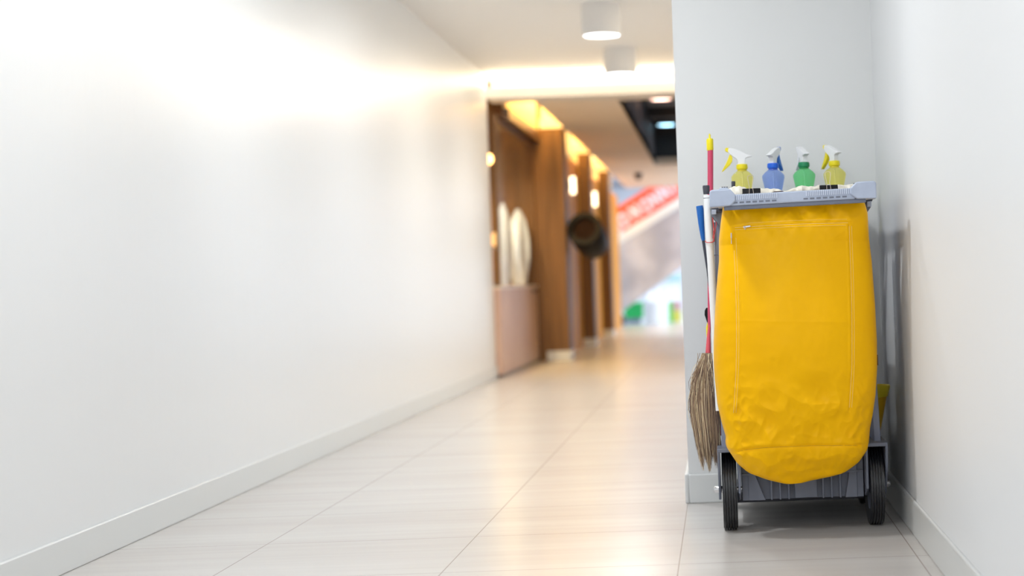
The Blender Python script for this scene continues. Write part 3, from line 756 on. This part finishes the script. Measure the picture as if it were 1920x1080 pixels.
# bristles: a bundle of straws
ST = [mat('straw_a', rgb(176, 150, 118), .6), mat('straw_b', rgb(134, 108, 88), .6), mat('straw_c', rgb(222, 202, 166), .6), mat('straw_d', rgb(96, 74, 64), .6)]
bm_ = MB(); rr = random.Random(3)
YS_ = [662, 690, 720, 750, 780, 810, 840, 872]
Lb = [1322, 1307, 1298, 1294, 1296, 1302, 1307, 1313]; Rb = [1335, 1341, 1344, 1347, 1349, 1350, 1350, 1350]
for i in range(1500):
    s_ = rr.betavariate(1.15, 1.15); de = rr.uniform(-1, 1)
    endf = rr.uniform(.72, 1.03)-abs(s_-.35)*.10+.05*math.sin(s_*17); pts = []
    ph = rr.uniform(0, 6); wob = rr.gauss(0, 1.8)
    if rr.random() < .14: endf *= rr.uniform(.45, .8); wob *= 3
    for j in range(8):
        f = j/7*endf*7; k = min(6, int(f)); q_ = f-k
        Yp = YS_[k]+(YS_[k+1]-YS_[k])*q_; l = Lb[k]+(Lb[k+1]-Lb[k])*q_; r_ = Rb[k]+(Rb[k+1]-Rb[k])*q_
        X = l+(r_-l)*s_+wob*math.sin(ph+j*.7)
        dd = 5.565+de*.022*min(1, .35+j/4)*math.sqrt(max(0, 1-(2*s_-1)**2)+.1)
        pts.append(P(X, Yp, dd))
    c_ = rr.choices([0, 1, 2, 3], [.36, .3, .2 if s_ < .5 else .08, .14 if s_ < .55 else .4])[0]
    bm_.tube(pts, [.0010]*6+[.0008, .0003], 3, c_, caps=False)
for i in range(60):      # stray short straws by the cart
    X = rr.uniform(1343, 1351); bm_.tube([P(X-2, 800, 5.60), P(X, 822, 5.60), P(X+rr.uniform(-1, 1), rr.uniform(834, 848), 5.60)], [.001, .001, .0003], 3, rr.choice([0, 1, 2]), caps=False)
for i in range(26):      # flyaway
    Y0 = rr.uniform(664, 700); bm_.tube([P(1322, Y0, 5.56), P(1310+rr.uniform(-5, 5), Y0+18, 5.56), P(1301+rr.uniform(-6, 8), Y0+rr.uniform(40, 70), 5.55)], [.0006, .0005, .0002], 3, 2, caps=False)
br = bm_.build('bristles', ST, bx, smooth=0); br['kind'] = 'stuff'

# white mop pole with dark cap
a0, b0 = P(1326, 366, 5.50), P(1349, 770, 5.47)
mp = thing('mop_pole', 'white pole with a dark grey cap tied to the left of cart', 'pole', (b0.x, b0.y, b0.z))
MB().tube([a0, a0+(b0-a0)*.5, b0], .0122, 28).build('tube', WHITEP, mp)
MB().tube([a0+Vector((0, 0, -.010)), a0+Vector((0, 0, -.0085))], .0128, 28).build('ring', XGREY, mp)
c = P(1324.5, 364, 5.50)
MB().tube([c, c+Vector((0, 0, .022)), c+Vector((0, 0, .028))], [.0100, .0116, .0105], 24).build('end_cap', XGREY, mp)
# red cord
CORD = mat('red_cord', rgb(214, 70, 66), .5)
cm_ = MB()
for off in (0,):
    pts = []
    for k in range(26):
        th = 2*PI*k/25; cpt = P(1331, 452, 5.49)
        pts.append((cpt.x+.0145*math.cos(th), cpt.y+.0145*math.sin(th), cpt.z+off+.006*math.sin(th*1-.6)+.004*math.cos(th)))
    cm_.tube(pts, .0014, 6)
cm_.build('cord', CORD, mp)
cm_ = MB()
cm_.tube([P(1336, 408, 5.47), P(1339, 430, 5.47), P(1337, 447, 5.475)], .0018, 6).build('cord', CORD, mp)
cm_ = MB(); cm_.tube([P(1342, 392, 5.5), P(1343, 420, 5.47), P(1338, 452, 5.475)], .0013, 6); cm_.build('cord', CORD, mp)
tag(MB().box(P(1335, 0, 5.47).x*0-.026, -.016, 5.53, 5.56, .86, 1.015).build('red_cloth', MAG), 'magenta strip of cloth behind the white pole', 'cloth')

# blue gripped tool
bl = thing('dustpan_brush', 'blue grip tool hanging left of the white pole', 'brush', (P(1325, 505, 5.66).x, 5.66, .8))
pts = [P(1311.5, 386, 5.66), P(1312.5, 392, 5.66), P(1315, 420, 5.66), P(1318, 446, 5.66), P(1319, 451, 5.66)]
MB().tube(pts, [.0145, .0152, .0125, .0088, .007], 20, flat=.8).build('grip', mat('blue_rubber_grip', rgb(20, 104, 188), .55, bump=((220, 220, 220), .8, .003)), bl)
MB().tube([P(1318.6, 450, 5.66), P(1322, 475, 5.66), P(1326, 506, 5.66), P(1330, 545, 5.66)], [.0052, .0042, .0026, .0022], 12).build('shaft', XGREY, bl)

# black-strapped yellow scraper behind the broom pole
sc = thing('scraper', 'small yellow tool with black handle behind the broom pole', 'scraper', (P(1327, 640, 5.68).x, 5.68, .5))
MB().prism([(P(1321.5, 582, 5.68).x, P(1321.5, 582, 5.68).z), (P(1324, 577, 5.68).x, P(1324, 577, 5.68).z), (P(1329, 577, 5.68).x, P(1329, 577, 5.68).z), (P(1329, 604, 5.68).x, P(1329, 604, 5.68).z), (P(1326, 605, 5.68).x, P(1326, 605, 5.68).z), (P(1321, 590, 5.68).x, P(1321, 590, 5.68).z)], 5.67, 5.69).build('handle', BLACK, sc, bevel=.002)
MB().tube([P(1328, 602, 5.68), P(1326.5, 615, 5.68), P(1327, 630, 5.68), P(1330, 642, 5.68)], [.004, .0085, .0075, .003], 12, flat=.6).build('blade', YC_, sc)

# magenta pail
pp = [P(1334, 732, 5.70), P(1337, 738, 5.70), P(1345, 812, 5.70)]
cx_ = pp[0].x+.055
PK = mat('magenta_plastic', rgb(196, 50, 104), .35)
pl = thing('pail', 'magenta plastic pail hung on the left of the cart', 'pail', (cx_, 5.66, pp[2].z))
pl.location.x = cx_
def ring_prof(mb, c, secs, w_, seg=40):
    vs = []; fs = []
    for (r_, z) in secs:
        for k in range(seg):
            a_ = 2*PI*k/seg; vs.append((c[0]+r_*math.cos(a_), c[1]+r_*w_*math.sin(a_), z))
    for i in range(len(secs)-1):
        for k in range(seg):
            k2 = (k+1) % seg; fs.append((i*seg+k, i*seg+k2, (i+1)*seg+k2, (i+1)*seg+k))
    mb.add(vs, fs)
zz0, zz1 = pp[0].z, pp[2].z; r0 = cx_-pp[1].x; r2 = cx_-pp[2].x
mbp = MB(); ring_prof(mbp, (cx_, 5.62), [(.001, zz1), (r2, zz1), (r0, zz0-.008), (r0-.003, zz0-.008), (r2-.003, zz1+.003), (.001, zz1+.003)], .6)
mbp.build('body', PK, pl)
mbp = MB(); ring_prof(mbp, (cx_, 5.62), [(r0-.003, zz0-.008), (r0+.006, zz0-.007), (r0+.006, zz0-.002), (r0-.003, zz0)], .6)
mbp.build('rim', mat('pale_magenta', rgb(226, 110, 150), .35), pl)

# yellow bucket on the right
YB_ = mat('yellow_bucket_plastic', rgb(222, 176, 18), .35); YR_ = mat('lemon_rim', rgb(224, 204, 40), .35)
p1, p2, p3 = P(1668, 722, 5.78), P(1663, 742, 5.78), P(1646, 836, 5.78)
cx_ = .470
bk = thing('bucket', 'yellow tapered bucket hung on the right of cart by the wall', 'bucket', (cx_, 5.78, p3.z))
mbp = MB(); R0, R1 = p2.x-cx_, p3.x-cx_
ring_prof(mbp, (cx_, 5.78), [(.001, p3.z), (R1, p3.z), (R0, p2.z), (R0-.003, p2.z), (R1-.003, p3.z+.003), (.001, p3.z+.003)], .8)
mbp.build('body', YB_, bk)
Rt = p1.x-cx_; mbp = MB(); ring_prof(mbp, (cx_, 5.78), [(R0-.002, p2.z-.002), (R0+.003, p2.z-.001), (Rt+.002, p1.z-.004), (Rt, p1.z+.002), (Rt-.006, p1.z+.001), (R0-.006, p2.z)], .8)
mbp.build('rim', YR_, bk)
